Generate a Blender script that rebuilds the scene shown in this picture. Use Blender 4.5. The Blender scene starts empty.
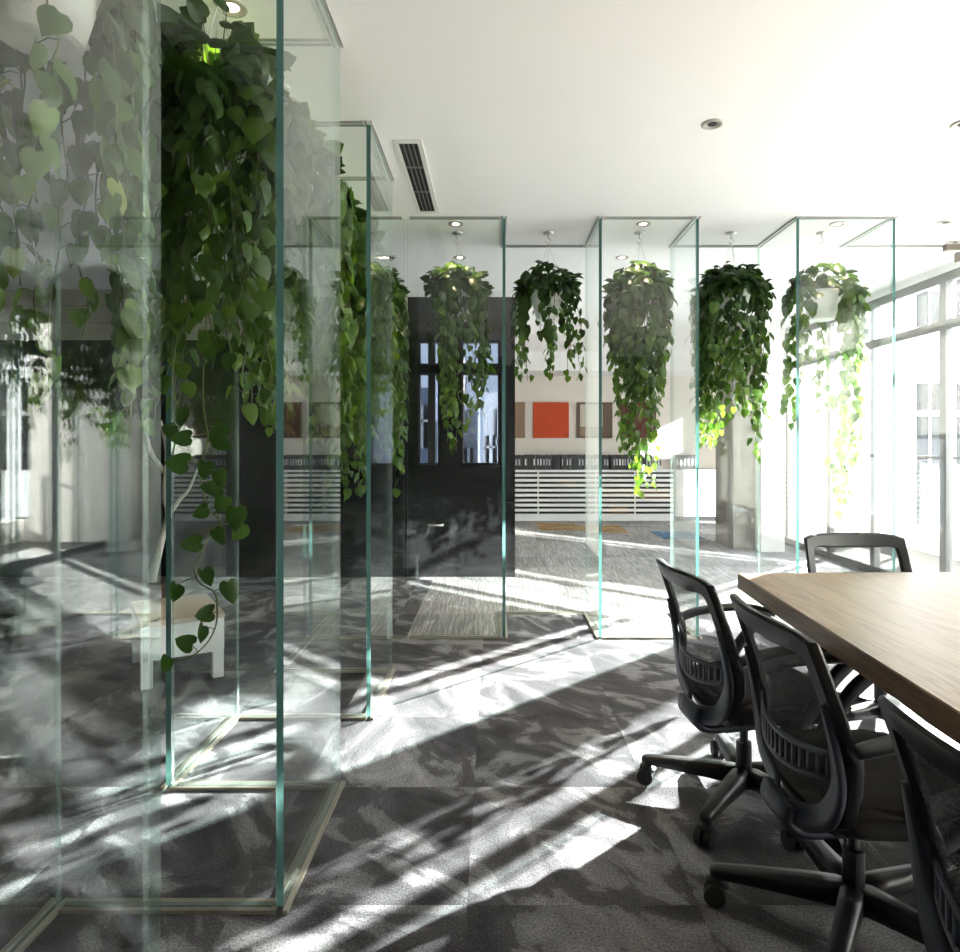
import bpy, bmesh, math, random
from mathutils import Vector, Matrix
C = bpy.context.scene.collection
R = random.Random(7)
PI = math.pi

# ------------------------------------------------------------------ dimensions (metres)
H = 1.315                      # camera height
CEIL = 2.866
XW = 3.88                      # window wall
KD = [1.185, 1.90, 2.572, 3.225, 3.885, 4.56, 5.21]   # cross rows of the glass screen
XA, XB = -1.25, -0.607         # outer and inner line of the side run
BX = [-0.607, 0.061, 0.716, 1.377, 2.058, 2.713]      # bays of the end run
GT = 0.020                     # glass thickness

# ------------------------------------------------------------------ materials
MATS = {}
def new_mat(name):
    m = bpy.data.materials.new(name); m.use_nodes = True
    MATS[name] = m
    nt = m.node_tree
    return m, nt, nt.nodes, nt.links, nt.nodes['Principled BSDF'], nt.nodes['Material Output']
def simple(name, col, rough=0.5, metal=0.0, noise=0.0, scale=30, bump=0.0, spec=0.5):
    m, nt, N, L, b, out = new_mat(name)
    b.inputs['Base Color'].default_value = (*col, 1)
    b.inputs['Roughness'].default_value = rough
    b.inputs['Metallic'].default_value = metal
    b.inputs['Specular IOR Level'].default_value = spec
    if noise or bump:
        tc = N.new('ShaderNodeTexCoord'); n = N.new('ShaderNodeTexNoise')
        n.inputs['Scale'].default_value = scale; n.inputs['Detail'].default_value = 4
        L.new(tc.outputs['Object'], n.inputs['Vector'])
        if noise:
            mx = N.new('ShaderNodeMix'); mx.data_type = 'RGBA'
            mx.inputs[6].default_value = (*[c*(1-noise) for c in col], 1)
            mx.inputs[7].default_value = (*[min(1, c*(1+noise)) for c in col], 1)
            L.new(n.outputs['Fac'], mx.inputs[0]); L.new(mx.outputs[2], b.inputs['Base Color'])
        if bump:
            bp = N.new('ShaderNodeBump'); bp.inputs['Strength'].default_value = bump; bp.inputs['Distance'].default_value = 0.004
            L.new(n.outputs['Fac'], bp.inputs['Height']); L.new(bp.outputs['Normal'], b.inputs['Normal'])
    return m

def math_node(N, L, op, a, b=None):
    n = N.new('ShaderNodeMath'); n.operation = op
    for i, v in enumerate((a, b)):
        if v is None: continue
        if isinstance(v, (int, float)): n.inputs[i].default_value = v
        else: L.new(v, n.inputs[i])
    return n.outputs[0]

def glass(name, tint, f0=0.036):
    """Flat sheet glass: Schlick reflection over straight-through transmission, lets sunlight pass."""
    m, nt, N, L, b, out = new_mat(name)
    N.remove(b)
    tr = N.new('ShaderNodeBsdfTransparent'); tr.inputs['Color'].default_value = (*tint, 1)
    gl = N.new('ShaderNodeBsdfGlossy'); gl.inputs['Roughness'].default_value = 0.0
    gl.inputs['Color'].default_value = (0.97, 1, 0.99, 1)
    geo = N.new('ShaderNodeNewGeometry')
    dp = N.new('ShaderNodeVectorMath'); dp.operation = 'DOT_PRODUCT'
    L.new(geo.outputs['Incoming'], dp.inputs[0]); L.new(geo.outputs['Normal'], dp.inputs[1])
    a = math_node(N, L, 'ABSOLUTE', dp.outputs['Value'])
    c = math_node(N, L, 'SUBTRACT', 1.0, a)
    p = math_node(N, L, 'POWER', c, 5.0)
    f = math_node(N, L, 'ADD', math_node(N, L, 'MULTIPLY', p, 1 - f0), f0)
    mx = N.new('ShaderNodeMixShader')
    L.new(f, mx.inputs[0]); L.new(tr.outputs[0], mx.inputs[1]); L.new(gl.outputs[0], mx.inputs[2])
    L.new(mx.outputs[0], out.inputs['Surface'])
    return m

M_glass = glass('screen_glass', (0.985, 0.995, 0.993))
M_tglass = glass('tinted_glass', (0.24, 0.265, 0.30), 0.05)
M_wglass = glass('window_glass', (0.97, 0.985, 0.98), 0.03)
# cut glass edge
m, nt, N, L, b, out = new_mat('glass_edge')
b.inputs['Base Color'].default_value = (0.06, 0.155, 0.145, 1); b.inputs['Roughness'].default_value = 0.12
tl = N.new('ShaderNodeBsdfTranslucent'); tl.inputs['Color'].default_value = (0.07, 0.155, 0.14, 1)
mx = N.new('ShaderNodeMixShader'); mx.inputs[0].default_value = 0.5
L.new(b.outputs[0], mx.inputs[1]); L.new(tl.outputs[0], mx.inputs[2]); L.new(mx.outputs[0], out.inputs['Surface'])
M_edge = m
m, nt, N, L, b, out = new_mat('glass_edge_pale')
b.inputs['Base Color'].default_value = (0.55, 0.66, 0.63, 1); b.inputs['Roughness'].default_value = 0.15
tr = N.new('ShaderNodeBsdfTransparent'); tr.inputs['Color'].default_value = (0.8, 0.93, 0.89, 1)
mx = N.new('ShaderNodeMixShader'); mx.inputs[0].default_value = 0.22
L.new(tr.outputs[0], mx.inputs[1]); L.new(b.outputs[0], mx.inputs[2]); L.new(mx.outputs[0], out.inputs['Surface'])
M_edge2 = m

M_white = simple('white_plaster', (0.83, 0.825, 0.83), 0.85)
M_wall = simple('warm_white_wall', (0.70, 0.655, 0.60), 0.8)
M_taupe = simple('dark_taupe_wall', (0.09, 0.085, 0.08), 0.9)
M_grey = simple('grey_wall', (0.42, 0.41, 0.40), 0.8)
M_beige = simple('beige_tile', (0.50, 0.46, 0.38), 0.6, noise=0.08, scale=4)
M_black = simple('black_gloss_panel', (0.012, 0.012, 0.013), 0.10)
M_blackframe = simple('black_frame', (0.015, 0.015, 0.017), 0.35)
M_alu = simple('grey_aluminium', (0.17, 0.17, 0.165), 0.45, 0.2)
M_rail = simple('railing_grey', (0.02, 0.02, 0.02), 0.6, spec=0.2)
M_conc = simple('concrete', (0.24, 0.22, 0.195), 0.85, noise=0.25, scale=5, bump=0.2)
M_jamb = simple('pale_concrete', (0.62, 0.61, 0.59), 0.8, noise=0.05, scale=8)
M_chan = simple('channel_steel', (0.36, 0.325, 0.26), 0.45, 0.7)
M_steelgrey = simple('channel_grey', (0.30, 0.29, 0.28), 0.5, 0.2)
M_steel = simple('brushed_steel', (0.55, 0.54, 0.52), 0.3, 1.0)
M_bronze = simple('bronze_steel', (0.22, 0.19, 0.16), 0.35, 0.6)
M_dark = simple('vent_dark', (0.02, 0.02, 0.02), 0.8)
M_cab = simple('cabinet_white', (0.72, 0.73, 0.73), 0.5)
M_cabin = simple('cabinet_gap', (0.012, 0.012, 0.013), 0.8)
M_plastic = simple('black_plastic', (0.010, 0.0105, 0.012), 0.40, noise=0.1, scale=200, bump=0.05)
M_slate = simple('slate_plastic', (0.030, 0.037, 0.055), 0.38)
M_fabric = simple('seat_fabric', (0.030, 0.028, 0.026), 0.95, noise=0.5, scale=400, bump=0.4)
M_rubber = simple('rubber', (0.012, 0.012, 0.012), 0.6)
M_red = simple('red_tag', (0.22, 0.01, 0.015), 0.7)
M_pot = simple('white_pot', (0.78, 0.79, 0.77), 0.45, noise=0.04, scale=10)
M_soil = simple('potting_soil', (0.03, 0.02, 0.013), 1.0, noise=0.4, scale=60, bump=0.6)
M_stem = simple('vine_stem', (0.09, 0.12, 0.03), 0.6)
M_binder = simple('black_binder', (0.016, 0.016, 0.018), 0.45)
M_label = simple('paper_label', (0.7, 0.7, 0.68), 0.8)
M_bluel = simple('pale_label', (0.42, 0.44, 0.5), 0.8)
M_bench = simple('white_lacquer', (0.80, 0.80, 0.80), 0.35)
M_bwood = simple('pale_wood', (0.58, 0.47, 0.37), 0.5, noise=0.12, scale=9)
M_branch = simple('dry_wood', (0.55, 0.49, 0.42), 0.85, noise=0.2, scale=20, bump=0.4)
M_bark = simple('dark_twig', (0.06, 0.03, 0.022), 0.85, noise=0.3, scale=20)
M_facade = simple('white_facade', (0.80, 0.79, 0.77), 0.85)
M_facgrey = simple('grey_facade', (0.46, 0.47, 0.50), 0.8)
M_facblue = simple('blue_grey_facade', (0.25, 0.29, 0.38), 0.8)
M_factan = simple('tan_facade', (0.55, 0.40, 0.28), 0.8)
M_facwin = simple('facade_window', (0.008, 0.009, 0.011), 0.7, spec=0.15)
M_deck = simple('balcony_stone', (0.16, 0.145, 0.125), 0.8, noise=0.06, scale=6)
m, nt, N, L, b, out = new_mat('blind_cloth')
b.inputs['Base Color'].default_value = (0.75, 0.74, 0.71, 1); b.inputs['Roughness'].default_value = 0.9
tl = N.new('ShaderNodeBsdfTranslucent'); tl.inputs['Color'].default_value = (0.85, 0.84, 0.80, 1)
mx = N.new('ShaderNodeMixShader'); mx.inputs[0].default_value = 0.6
L.new(b.outputs[0], mx.inputs[1]); L.new(tl.outputs[0], mx.inputs[2]); L.new(mx.outputs[0], out.inputs['Surface'])
M_blind = m

def carpet(name, c0, c1, c2, grid=(0.08, -1.912), scale=(1.0, 1.0), tile=0.66, dist=2.2, streak=False):
    m, nt, N, L, b, out = new_mat(name)
    b.inputs['Roughness'].default_value = 1.0; b.inputs['Specular IOR Level'].default_value = 0.1
    geo = N.new('ShaderNodeNewGeometry')
    add = N.new('ShaderNodeVectorMath'); add.operation = 'ADD'; add.inputs[1].default_value = (grid[0], grid[1], 0)
    L.new(geo.outputs['Position'], add.inputs[0])
    dv = N.new('ShaderNodeVectorMath'); dv.operation = 'SCALE'; dv.inputs['Scale'].default_value = 1/tile
    L.new(add.outputs[0], dv.inputs[0])
    fl = N.new('ShaderNodeVectorMath'); fl.operation = 'FLOOR'; L.new(dv.outputs[0], fl.inputs[0])
    wn = N.new('ShaderNodeTexWhiteNoise'); wn.noise_dimensions = '3D'; L.new(fl.outputs[0], wn.inputs['Vector'])
    off = N.new('ShaderNodeVectorMath'); off.operation = 'SCALE'; off.inputs['Scale'].default_value = 14.0
    L.new(wn.outputs['Color'], off.inputs[0])
    # turn each tile's pattern a little
    rot = N.new('ShaderNodeVectorRotate'); rot.rotation_type = 'Z_AXIS'
    L.new(add.outputs[0], rot.inputs['Vector'])
    if streak: rot.inputs['Angle'].default_value = 0.0
    else: L.new(math_node(N, L, 'ADD', math_node(N, L, 'MULTIPLY', wn.outputs['Value'], 1.3), 0.25), rot.inputs['Angle'])
    mul = N.new('ShaderNodeVectorMath'); mul.operation = 'MULTIPLY'; mul.inputs[1].default_value = (*scale, 1)
    L.new(rot.outputs[0], mul.inputs[0])
    ad2 = N.new('ShaderNodeVectorMath'); ad2.operation = 'ADD'
    L.new(mul.outputs[0], ad2.inputs[0]); L.new(off.outputs[0], ad2.inputs[1])
    nz = N.new('ShaderNodeTexNoise'); nz.inputs['Scale'].default_value = 4.0
    nz.inputs['Detail'].default_value = 6; nz.inputs['Roughness'].default_value = 0.55; nz.inputs['Distortion'].default_value = dist
    L.new(ad2.outputs[0], nz.inputs['Vector'])
    cr = N.new('ShaderNodeValToRGB'); e = cr.color_ramp.elements
    e[0].position = 0.36; e[0].color = (*c0, 1); e[1].position = 0.68; e[1].color = (*c2, 1)
    k = e.new(0.515); k.color = (*[c*0.6+d*0.4 for c, d in zip(c0, c1)], 1)
    k = e.new(0.535); k.color = (*c1, 1)
    L.new(nz.outputs['Fac'], cr.inputs[0])
    # tile-to-tile shade
    tv = math_node(N, L, 'ADD', math_node(N, L, 'MULTIPLY', wn.outputs['Value'], 0.45), 0.78)
    # pile speckle
    sp = N.new('ShaderNodeTexNoise'); sp.inputs['Scale'].default_value = 150; sp.inputs['Detail'].default_value = 3; sp.inputs['Roughness'].default_value = 0.7
    L.new(geo.outputs['Position'], sp.inputs['Vector'])
    sv = math_node(N, L, 'ADD', math_node(N, L, 'MULTIPLY', sp.outputs['Fac'], 3.2), -0.6)
    tot = math_node(N, L, 'MULTIPLY', tv, sv)
    vm = N.new('ShaderNodeVectorMath'); vm.operation = 'SCALE'
    L.new(cr.outputs[0], vm.inputs[0]); L.new(tot, vm.inputs['Scale'])
    L.new(vm.outputs[0], b.inputs['Base Color'])
    bp = N.new('ShaderNodeBump'); bp.inputs['Strength'].default_value = 0.55; bp.inputs['Distance'].default_value = 0.006
    L.new(sp.outputs['Fac'], bp.inputs['Height']); L.new(bp.outputs['Normal'], b.inputs['Normal'])
    return m
M_carpet = carpet('swirl_carpet', (0.054, 0.052, 0.057), (0.165, 0.160, 0.168), (0.28, 0.274, 0.284), scale=(0.6, 1.05), dist=1.1)
M_carpet2 = carpet('streak_carpet', (0.17, 0.168, 0.168), (0.29, 0.286, 0.28), (0.44, 0.43, 0.42), scale=(30, 0.9), dist=0.15, streak=True)
M_cabtan = carpet('tan_carpet', (0.16, 0.10, 0.05), (0.36, 0.25, 0.13), (0.5, 0.36, 0.2), scale=(1, 14), dist=0.1, streak=True)
M_cabblue = carpet('blue_carpet', (0.04, 0.08, 0.14), (0.09, 0.17, 0.27), (0.15, 0.24, 0.34), scale=(14, 1), dist=0.1, streak=True)

def wood(name, c0, c1):
    m, nt, N, L, b, out = new_mat(name)
    b.inputs['Roughness'].default_value = 0.42; b.inputs['Specular IOR Level'].default_value = 0.3
    tc = N.new('ShaderNodeTexCoord')
    mp = N.new('ShaderNodeMapping'); mp.inputs['Scale'].default_value = (9, 0.55, 9); mp.inputs['Rotation'].default_value = (0, 0, 0.06)
    L.new(tc.outputs['Object'], mp.inputs[0])
    n1 = N.new('ShaderNodeTexNoise'); n1.inputs['Scale'].default_value = 1.1; n1.inputs['Detail'].default_value = 3; n1.inputs['Distortion'].default_value = 0.7
    L.new(mp.outputs[0], n1.inputs['Vector'])
    s = math_node(N, L, 'SINE', math_node(N, L, 'MULTIPLY', n1.outputs['Fac'], 62.0))
    mp2 = N.new('ShaderNodeMapping'); mp2.inputs['Scale'].default_value = (160, 5, 160); L.new(tc.outputs['Object'], mp2.inputs[0])
    n2 = N.new('ShaderNodeTexNoise'); n2.inputs['Scale'].default_value = 1.0; n2.inputs['Detail'].default_value = 3
    L.new(mp2.outputs[0], n2.inputs['Vector'])
    f = math_node(N, L, 'ADD', math_node(N, L, 'MULTIPLY', s, 0.16), n2.outputs['Fac'])
    cr = N.new('ShaderNodeValToRGB'); e = cr.color_ramp.elements
    e[0].position = 0.2; e[0].color = (*c0, 1); e[1].position = 0.8; e[1].color = (*c1, 1)
    L.new(f, cr.inputs[0]); L.new(cr.outputs[0], b.inputs['Base Color'])
    return m
M_table = wood('oak_top', (0.15, 0.092, 0.05), (0.30, 0.20, 0.12))
M_tedge = wood('oak_edge', (0.11, 0.06, 0.028), (0.20, 0.115, 0.055))

# leaves: colour varies from leaf to leaf
m, nt, N, L, b, out = new_mat('pothos_leaf')
at = N.new('ShaderNodeAttribute'); at.attribute_name = 'tone'
cr = N.new('ShaderNodeValToRGB'); e = cr.color_ramp.elements
e[0].position = 0.0; e[0].color = (0.012, 0.036, 0.006, 1)
e[1].position = 1.0; e[1].color = (0.27, 0.31, 0.045, 1)
k = e.new(0.45); k.color = (0.036, 0.092, 0.012, 1)
k = e.new(0.85); k.color = (0.14, 0.24, 0.03, 1)
L.new(at.outputs['Fac'], cr.inputs[0]); L.new(cr.outputs[0], b.inputs['Base Color'])
b.inputs['Roughness'].default_value = 0.36
tl = N.new('ShaderNodeBsdfTranslucent')
sc = N.new('ShaderNodeVectorMath'); sc.operation = 'MULTIPLY'; sc.inputs[1].default_value = (1.5, 1.45, 0.9)
L.new(cr.outputs[0], sc.inputs[0]); L.new(sc.outputs[0], tl.inputs['Color'])
mx = N.new('ShaderNodeMixShader'); mx.inputs[0].default_value = 0.42
L.new(b.outputs[0], mx.inputs[1]); L.new(tl.outputs[0], mx.inputs[2]); L.new(mx.outputs[0], out.inputs['Surface'])
M_leaf = m

# woven back cloth: open weave, part see-through
m, nt, N, L, b, out = new_mat('back_weave')
b.inputs['Base Color'].default_value = (0.022, 0.023, 0.026, 1); b.inputs['Roughness'].default_value = 0.7
tr = N.new('ShaderNodeBsdfTransparent')
tc = N.new('ShaderNodeTexCoord'); vo = N.new('ShaderNodeTexNoise'); vo.inputs['Scale'].default_value = 260
L.new(tc.outputs['Object'], vo.inputs['Vector'])
mx = N.new('ShaderNodeMixShader')
L.new(math_node(N, L, 'ADD', math_node(N, L, 'MULTIPLY', vo.outputs['Fac'], 0.5), 0.5), mx.inputs[0])
L.new(tr.outputs[0], mx.inputs[1]); L.new(b.outputs[0], mx.inputs[2]); L.new(mx.outputs[0], out.inputs['Surface'])
M_weave = m

# fabric wall panels
def panel_mat(name, col, band=None):
    m = simple(name, col, 0.95, noise=0.18, scale=60, bump=0.2)
    return m
M_art = {k: panel_mat('canvas_'+k, v) for k, v in dict(orange=(0.48, 0.06, 0.018), brown=(0.12, 0.085, 0.06), tan=(0.26, 0.175, 0.12),
         plum=(0.10, 0.025, 0.03), cream=(0.50, 0.45, 0.38), darkplum=(0.06, 0.02, 0.035)).items()}
m, nt, N, L, b, out = new_mat('lamp_lens')
b.inputs['Emission Color'].default_value = (1, 0.86, 0.66, 1); b.inputs['Emission Strength'].default_value = 14
M_lens = m
# cloudy daylight sky is in the world; the lamp housing is plain white
M_trim = simple('white_trim', (0.70, 0.70, 0.68), 0.5)
M_ring = simple('lamp_ring', (0.40, 0.38, 0.35), 0.4, 0.4)

# ------------------------------------------------------------------ mesh helpers
def link(name, bm, mats, parent=None, smooth=False, loc=None):
    me = bpy.data.meshes.new(name)
    bmesh.ops.recalc_face_normals(bm, faces=bm.faces[:]) if not getattr(bm, 'keepn', False) else None
    bm.to_mesh(me); bm.free()
    for mm in (mats if isinstance(mats, (list, tuple)) else [mats]): me.materials.append(mm)
    if smooth:
        for p in me.polygons: p.use_smooth = True
    o = bpy.data.objects.new(name, me); C.objects.link(o)
    if parent is not None: o.parent = parent
    if loc: o.location = loc
    return o
def thing(name, label, cat, loc=(0, 0, 0), rz=0, group=None):
    o = bpy.data.objects.new(name, None); C.objects.link(o)
    o.empty_display_size = 0.1
    o.location = loc; o.rotation_euler = (0, 0, rz)
    o['label'] = label; o['category'] = cat
    if group: o['group'] = group
    return o
def tag(o, label, cat, group=None):
    o['label'] = label; o['category'] = cat
    if group: o['group'] = group
    return o
def struct(name, bm, mats, **kw):
    o = link(name, bm, mats, **kw); o['kind'] = 'structure'; return o
def box(bm, x0, x1, y0, y1, z0, z1, mi=0, bev=0):
    r = bmesh.ops.create_cube(bm, size=1)
    for v in r['verts']:
        v.co = Vector(((x0+x1)/2 + v.co.x*(x1-x0), (y0+y1)/2 + v.co.y*(y1-y0), (z0+z1)/2 + v.co.z*(z1-z0)))
    fs = {f for v in r['verts'] for f in v.link_faces}
    for f in fs: f.material_index = mi
    if bev:
        es = {e for v in r['verts'] for e in v.link_edges}
        rr = bmesh.ops.bevel(bm, geom=list(es), offset=bev, segments=2, affect='EDGES', profile=0.5)
        for f in rr['faces']: f.material_index = mi
    return r
def nb(): return bmesh.new()
def cyl(bm, p0, p1, r0, r1=None, n=16, caps=True, mi=0):
    r1 = r0 if r1 is None else r1
    p0, p1 = Vector(p0), Vector(p1); d = p1 - p0
    q = Vector((0, 0, 1)).rotation_difference(d.normalized()).to_matrix().to_4x4()
    r = bmesh.ops.create_cone(bm, cap_ends=caps, segments=n, radius1=r0, radius2=r1, depth=d.length,
                              matrix=Matrix.Translation((p0+p1)/2) @ q)
    for f in {f for v in r['verts'] for f in v.link_faces}: f.material_index = mi
def lathe(bm, prof, n=24, origin=(0, 0, 0), mi=0, jag=None):
    ox, oy, oz = origin; rings = []
    for r, z in prof:
        rings.append([bm.verts.new((ox+r*math.cos(2*PI*i/n), oy+r*math.sin(2*PI*i/n), oz+z)) for i in range(n)])
    for a, b_ in zip(rings, rings[1:]):
        for i in range(n):
            bm.faces.new((a[i], a[(i+1) % n], b_[(i+1) % n], b_[i])).material_index = mi
    for rg, fl in ((rings[0], True), (rings[-1], False)):
        try: bm.faces.new(rg[::-1] if fl else rg).material_index = mi
        except ValueError: pass
def catmull(pts, sub=6, closed=False):
    P = [Vector(p) for p in pts]; n = len(P); o = []
    rng = range(n if closed else n-1)
    for i in rng:
        if closed: a, b_, c, d = P[(i-1) % n], P[i], P[(i+1) % n], P[(i+2) % n]
        else: a, b_, c, d = P[max(i-1, 0)], P[i], P[i+1], P[min(i+2, n-1)]
        for k in range(sub):
            t = k/sub
            o.append(0.5*((2*b_) + (c-a)*t + (2*a-5*b_+4*c-d)*t*t + (3*b_-a-3*c+d)*t**3))
    if not closed: o.append(P[-1])
    return o
def sweep(bm, pts, w, h=None, n=8, closed=False, up=(0, 1, 0), mi=0, sq=0.0):
    """Tube along pts; section half-width w (across) and half-height h (along up). w, h may be lists; sq squares the section."""
    P = [Vector(p) for p in pts]; m_ = len(P); rings = []
    up = Vector(up)
    for i, p in enumerate(P):
        if closed: t = P[(i+1) % m_] - P[(i-1) % m_]
        else: t = P[min(i+1, m_-1)] - P[max(i-1, 0)]
        t.normalize()
        s = t.cross(up)
        if s.length < 1e-4: s = t.cross(Vector((1, 0, 0.01)))
        s.normalize(); u = s.cross(t).normalized()
        ww = w[i] if isinstance(w, (list, tuple)) else w
        hh = ww if h is None else (h[i] if isinstance(h, (list, tuple)) else h)
        rg = []
        for k in range(n):
            a = 2*PI*(k+0.5)/n; ca, sa = math.cos(a), math.sin(a)
            if sq:
                f = 1/max(abs(ca), abs(sa)); f = 1 + (f-1)*sq; ca *= f; sa *= f
            rg.append(bm.verts.new(p + s*(ww*ca) + u*(hh*sa)))
        rings.append(rg)
    R2 = rings + [rings[0]] if closed else rings
    for a, b_ in zip(R2, R2[1:]):
        for k in range(n): bm.faces.new((a[k], a[(k+1) % n], b_[(k+1) % n], b_[k])).material_index = mi
    if not closed:
        bm.faces.new(rings[0][::-1]).material_index = mi; bm.faces.new(rings[-1]).material_index = mi
def dup(root, loc, rz, label, group=None):
    def cp(o, par):
        c = o.copy(); C.objects.link(c); c.parent = par
        for k in list(o.children):
            if k is not c: cp(k, c)
        return c
    kids = list(root.children)
    r = root.copy(); C.objects.link(r); r.location = loc; r.rotation_euler = (0, 0, rz); r['label'] = label
    if group: r['group'] = group
    for k in kids: cp(k, r)
    return r

# ------------------------------------------------------------------ the room shell
def poly_floor(name, pts, z, mat_, th=0.05):
    bm = nb()
    vs = [bm.verts.new((x, y, z)) for x, y in pts]; f = bm.faces.new(vs)
    r = bmesh.ops.extrude_face_region(bm, geom=[f])
    for v in r['geom']:
        if isinstance(v, bmesh.types.BMVert): v.co.z -= th
    bmesh.ops.triangulate(bm, faces=[f for f in bm.faces if len(f.verts) > 4])
    return struct(name, bm, mat_)
XL, YB, YE, XE = -5.0, -2.6, 12.0, 5.0
YS = 9.2                        # beyond this the back room widens to the right
k4, k5 = KD[5], KD[6]
front = [(XL, YB), (XW+0.1, YB), (XW+0.1, k5), (BX[5], k5), (BX[5], k4), (BX[4], k4), (BX[4], k5), (BX[3], k5), (BX[3], k4), (BX[2], k4),
         (BX[2], k5), (BX[1], k5), (BX[1], k4), (BX[0], k4), (BX[0], 6.7), (XL, 6.7)]
back = [(BX[0], k4), (BX[1], k4), (BX[1], k5), (BX[2], k5), (BX[2], k4), (BX[3], k4), (BX[3], k5), (BX[4], k5), (BX[4], k4), (BX[5], k4),
        (BX[5], k5), (XW+0.1, k5), (XW+0.1, YS), (XE, YS), (XE, YE), (0.2, YE), (0.2, 6.7), (BX[0], 6.7)]
poly_floor('floor', front, 0, M_carpet)
poly_floor('floor_back', back, 0, M_carpet2)
poly_floor('ceiling', [(XL, YB), (XW+0.15, YB), (XW+0.15, YS), (XE, YS), (XE, YE+0.1), (0.2, YE+0.1), (0.2, 6.8), (XL, 6.8)], CEIL+0.12, M_white, 0.12)
bm = nb(); box(bm, 0.2, XE, 11.1, YE, 2.55, CEIL); struct('trim_1', bm, M_white)                       # bulkhead over the back wall
bm = nb(); box(bm, 0.1, XE+0.1, YE, YE+0.12, 0, CEIL+0.1); struct('wall_back', bm, M_wall)
bm = nb(); box(bm, 0.1, 0.2, 6.82, YE, 0, CEIL+0.1); struct('wall_inner', bm, M_wall)
bm = nb(); wy0, wy1 = 9.95, 10.6
box(bm, XE, XE+0.12, YS-0.1, wy0, 0, CEIL+0.1); box(bm, XE, XE+0.12, wy1, YE, 0, CEIL+0.1)
box(bm, XE, XE+0.12, wy0, wy1, 0, 0.2); box(bm, XE, XE+0.12, wy0, wy1, 2.7, CEIL+0.1); struct('wall_far_right', bm, M_wall)
bm = nb()
box(bm, XE+0.02, XE+0.08, wy0, wy0+0.05, 0.2, 2.7); box(bm, XE+0.02, XE+0.08, wy1-0.05, wy1, 0.2, 2.7)
for z in (0.2, 1.95, 2.64): box(bm, XE+0.02, XE+0.08, wy0+0.05, wy1-0.05, z, z+0.06)
w = struct('window_12', bm, M_alu)
bm = nb(); box(bm, XE+0.045, XE+0.052, wy0+0.05, wy1-0.05, 0.26, 2.64); link('pane', bm, M_wglass, w)
bm = nb(); box(bm, XW+0.1, XE, YS-0.12, YS, 0, CEIL+0.1); struct('wall_return', bm, M_wall)
bm = nb(); box(bm, XL-0.12, XL, YB, 6.8, 0, CEIL+0.1); struct('wall_left', bm, M_grey)
bm = nb(); box(bm, XL-0.12, XW+0.1, YB-0.12, YB, 0, CEIL+0.1); struct('wall_front', bm, M_taupe)
bm = nb(); box(bm, XW, XW+0.15, YB, -0.9, 0, CEIL+0.1); box(bm, XW, XW+0.15, 9.15, YS, 0, CEIL+0.1)
box(bm, XW-0.02, XW+0.13, -0.9, 9.15, 2.80, CEIL); struct('wall_right', bm, M_white)
# dark wall at the end of the side room with its glazed black door
DY = 6.67
bm = nb()
xs = [(-0.77, -0.55), (-0.34, 0.05)]
box(bm, XL, -0.87, DY, DY+0.15, 0, 2.36)
box(bm, -0.87, xs[0][0], DY, DY+0.15, 0, 2.79); box(bm, xs[0][1], xs[1][0], DY, DY+0.15, 0, 2.79)
box(bm, xs[1][1], 0.2, DY, DY+0.15, 0, 2.79)
for a, b_ in xs:
    box(bm, a, b_, DY, DY+0.15, 0, 1.115); box(bm, a, b_, DY, DY+0.15, 2.04, 2.11); box(bm, a, b_, DY, DY+0.15, 2.36, 2.79)
dw = struct('wall_dark', bm, M_black)
bm = nb(); box(bm, XL, -0.87, DY, DY+0.15, 2.36, CEIL, 0)
for z in (2.53, 2.70): box(bm, XL, -0.87, DY-0.003, DY+0.01, z, z+0.006, 1)
struct('trim_2', bm, [M_beige, M_conc])
bm = nb(); box(bm, -0.87, 0.2, DY+0.02, DY+0.15, 2.79, CEIL); struct('trim_3', bm, M_white)
for n_, (a, b_) in enumerate(xs):
    bm = nb()
    for z0, z1 in ((1.115, 2.04), (2.11, 2.36)):
        t = 0.022
        box(bm, a, b_, DY+0.02, DY+0.1, z0, z0+t); box(bm, a, b_, DY+0.02, DY+0.1, z1-t, z1)
        box(bm, a, a+t, DY+0.02, DY+0.1, z0+t, z1-t); box(bm, b_-t, b_, DY+0.02, DY+0.1, z0+t, z1-t)
        if n_ == 0: box(bm, a+0.10, a+0.17, DY+0.02, DY+0.1, z0+t, z1-t)
    w = struct('window_%d' % (n_+10), bm, M_blackframe)
    bm = nb()
    for z0, z1 in ((1.13, 2.03), (2.12, 2.35)): box(bm, a+0.01, b_-0.01, DY+0.06, DY+0.066, z0, z1)
    link('pane', bm, M_tglass, w)
bm = nb(); cyl(bm, (-0.66, DY-0.045, 0.52), (-0.52, DY-0.045, 0.52), 0.009, n=10); cyl(bm, (-0.52, DY, 0.52), (-0.52, DY-0.05, 0.52), 0.012, n=10)
h = link('door_handle', bm, M_steel, smooth=True); h.parent = dw; h['label'] = 'steel lever handle'

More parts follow.
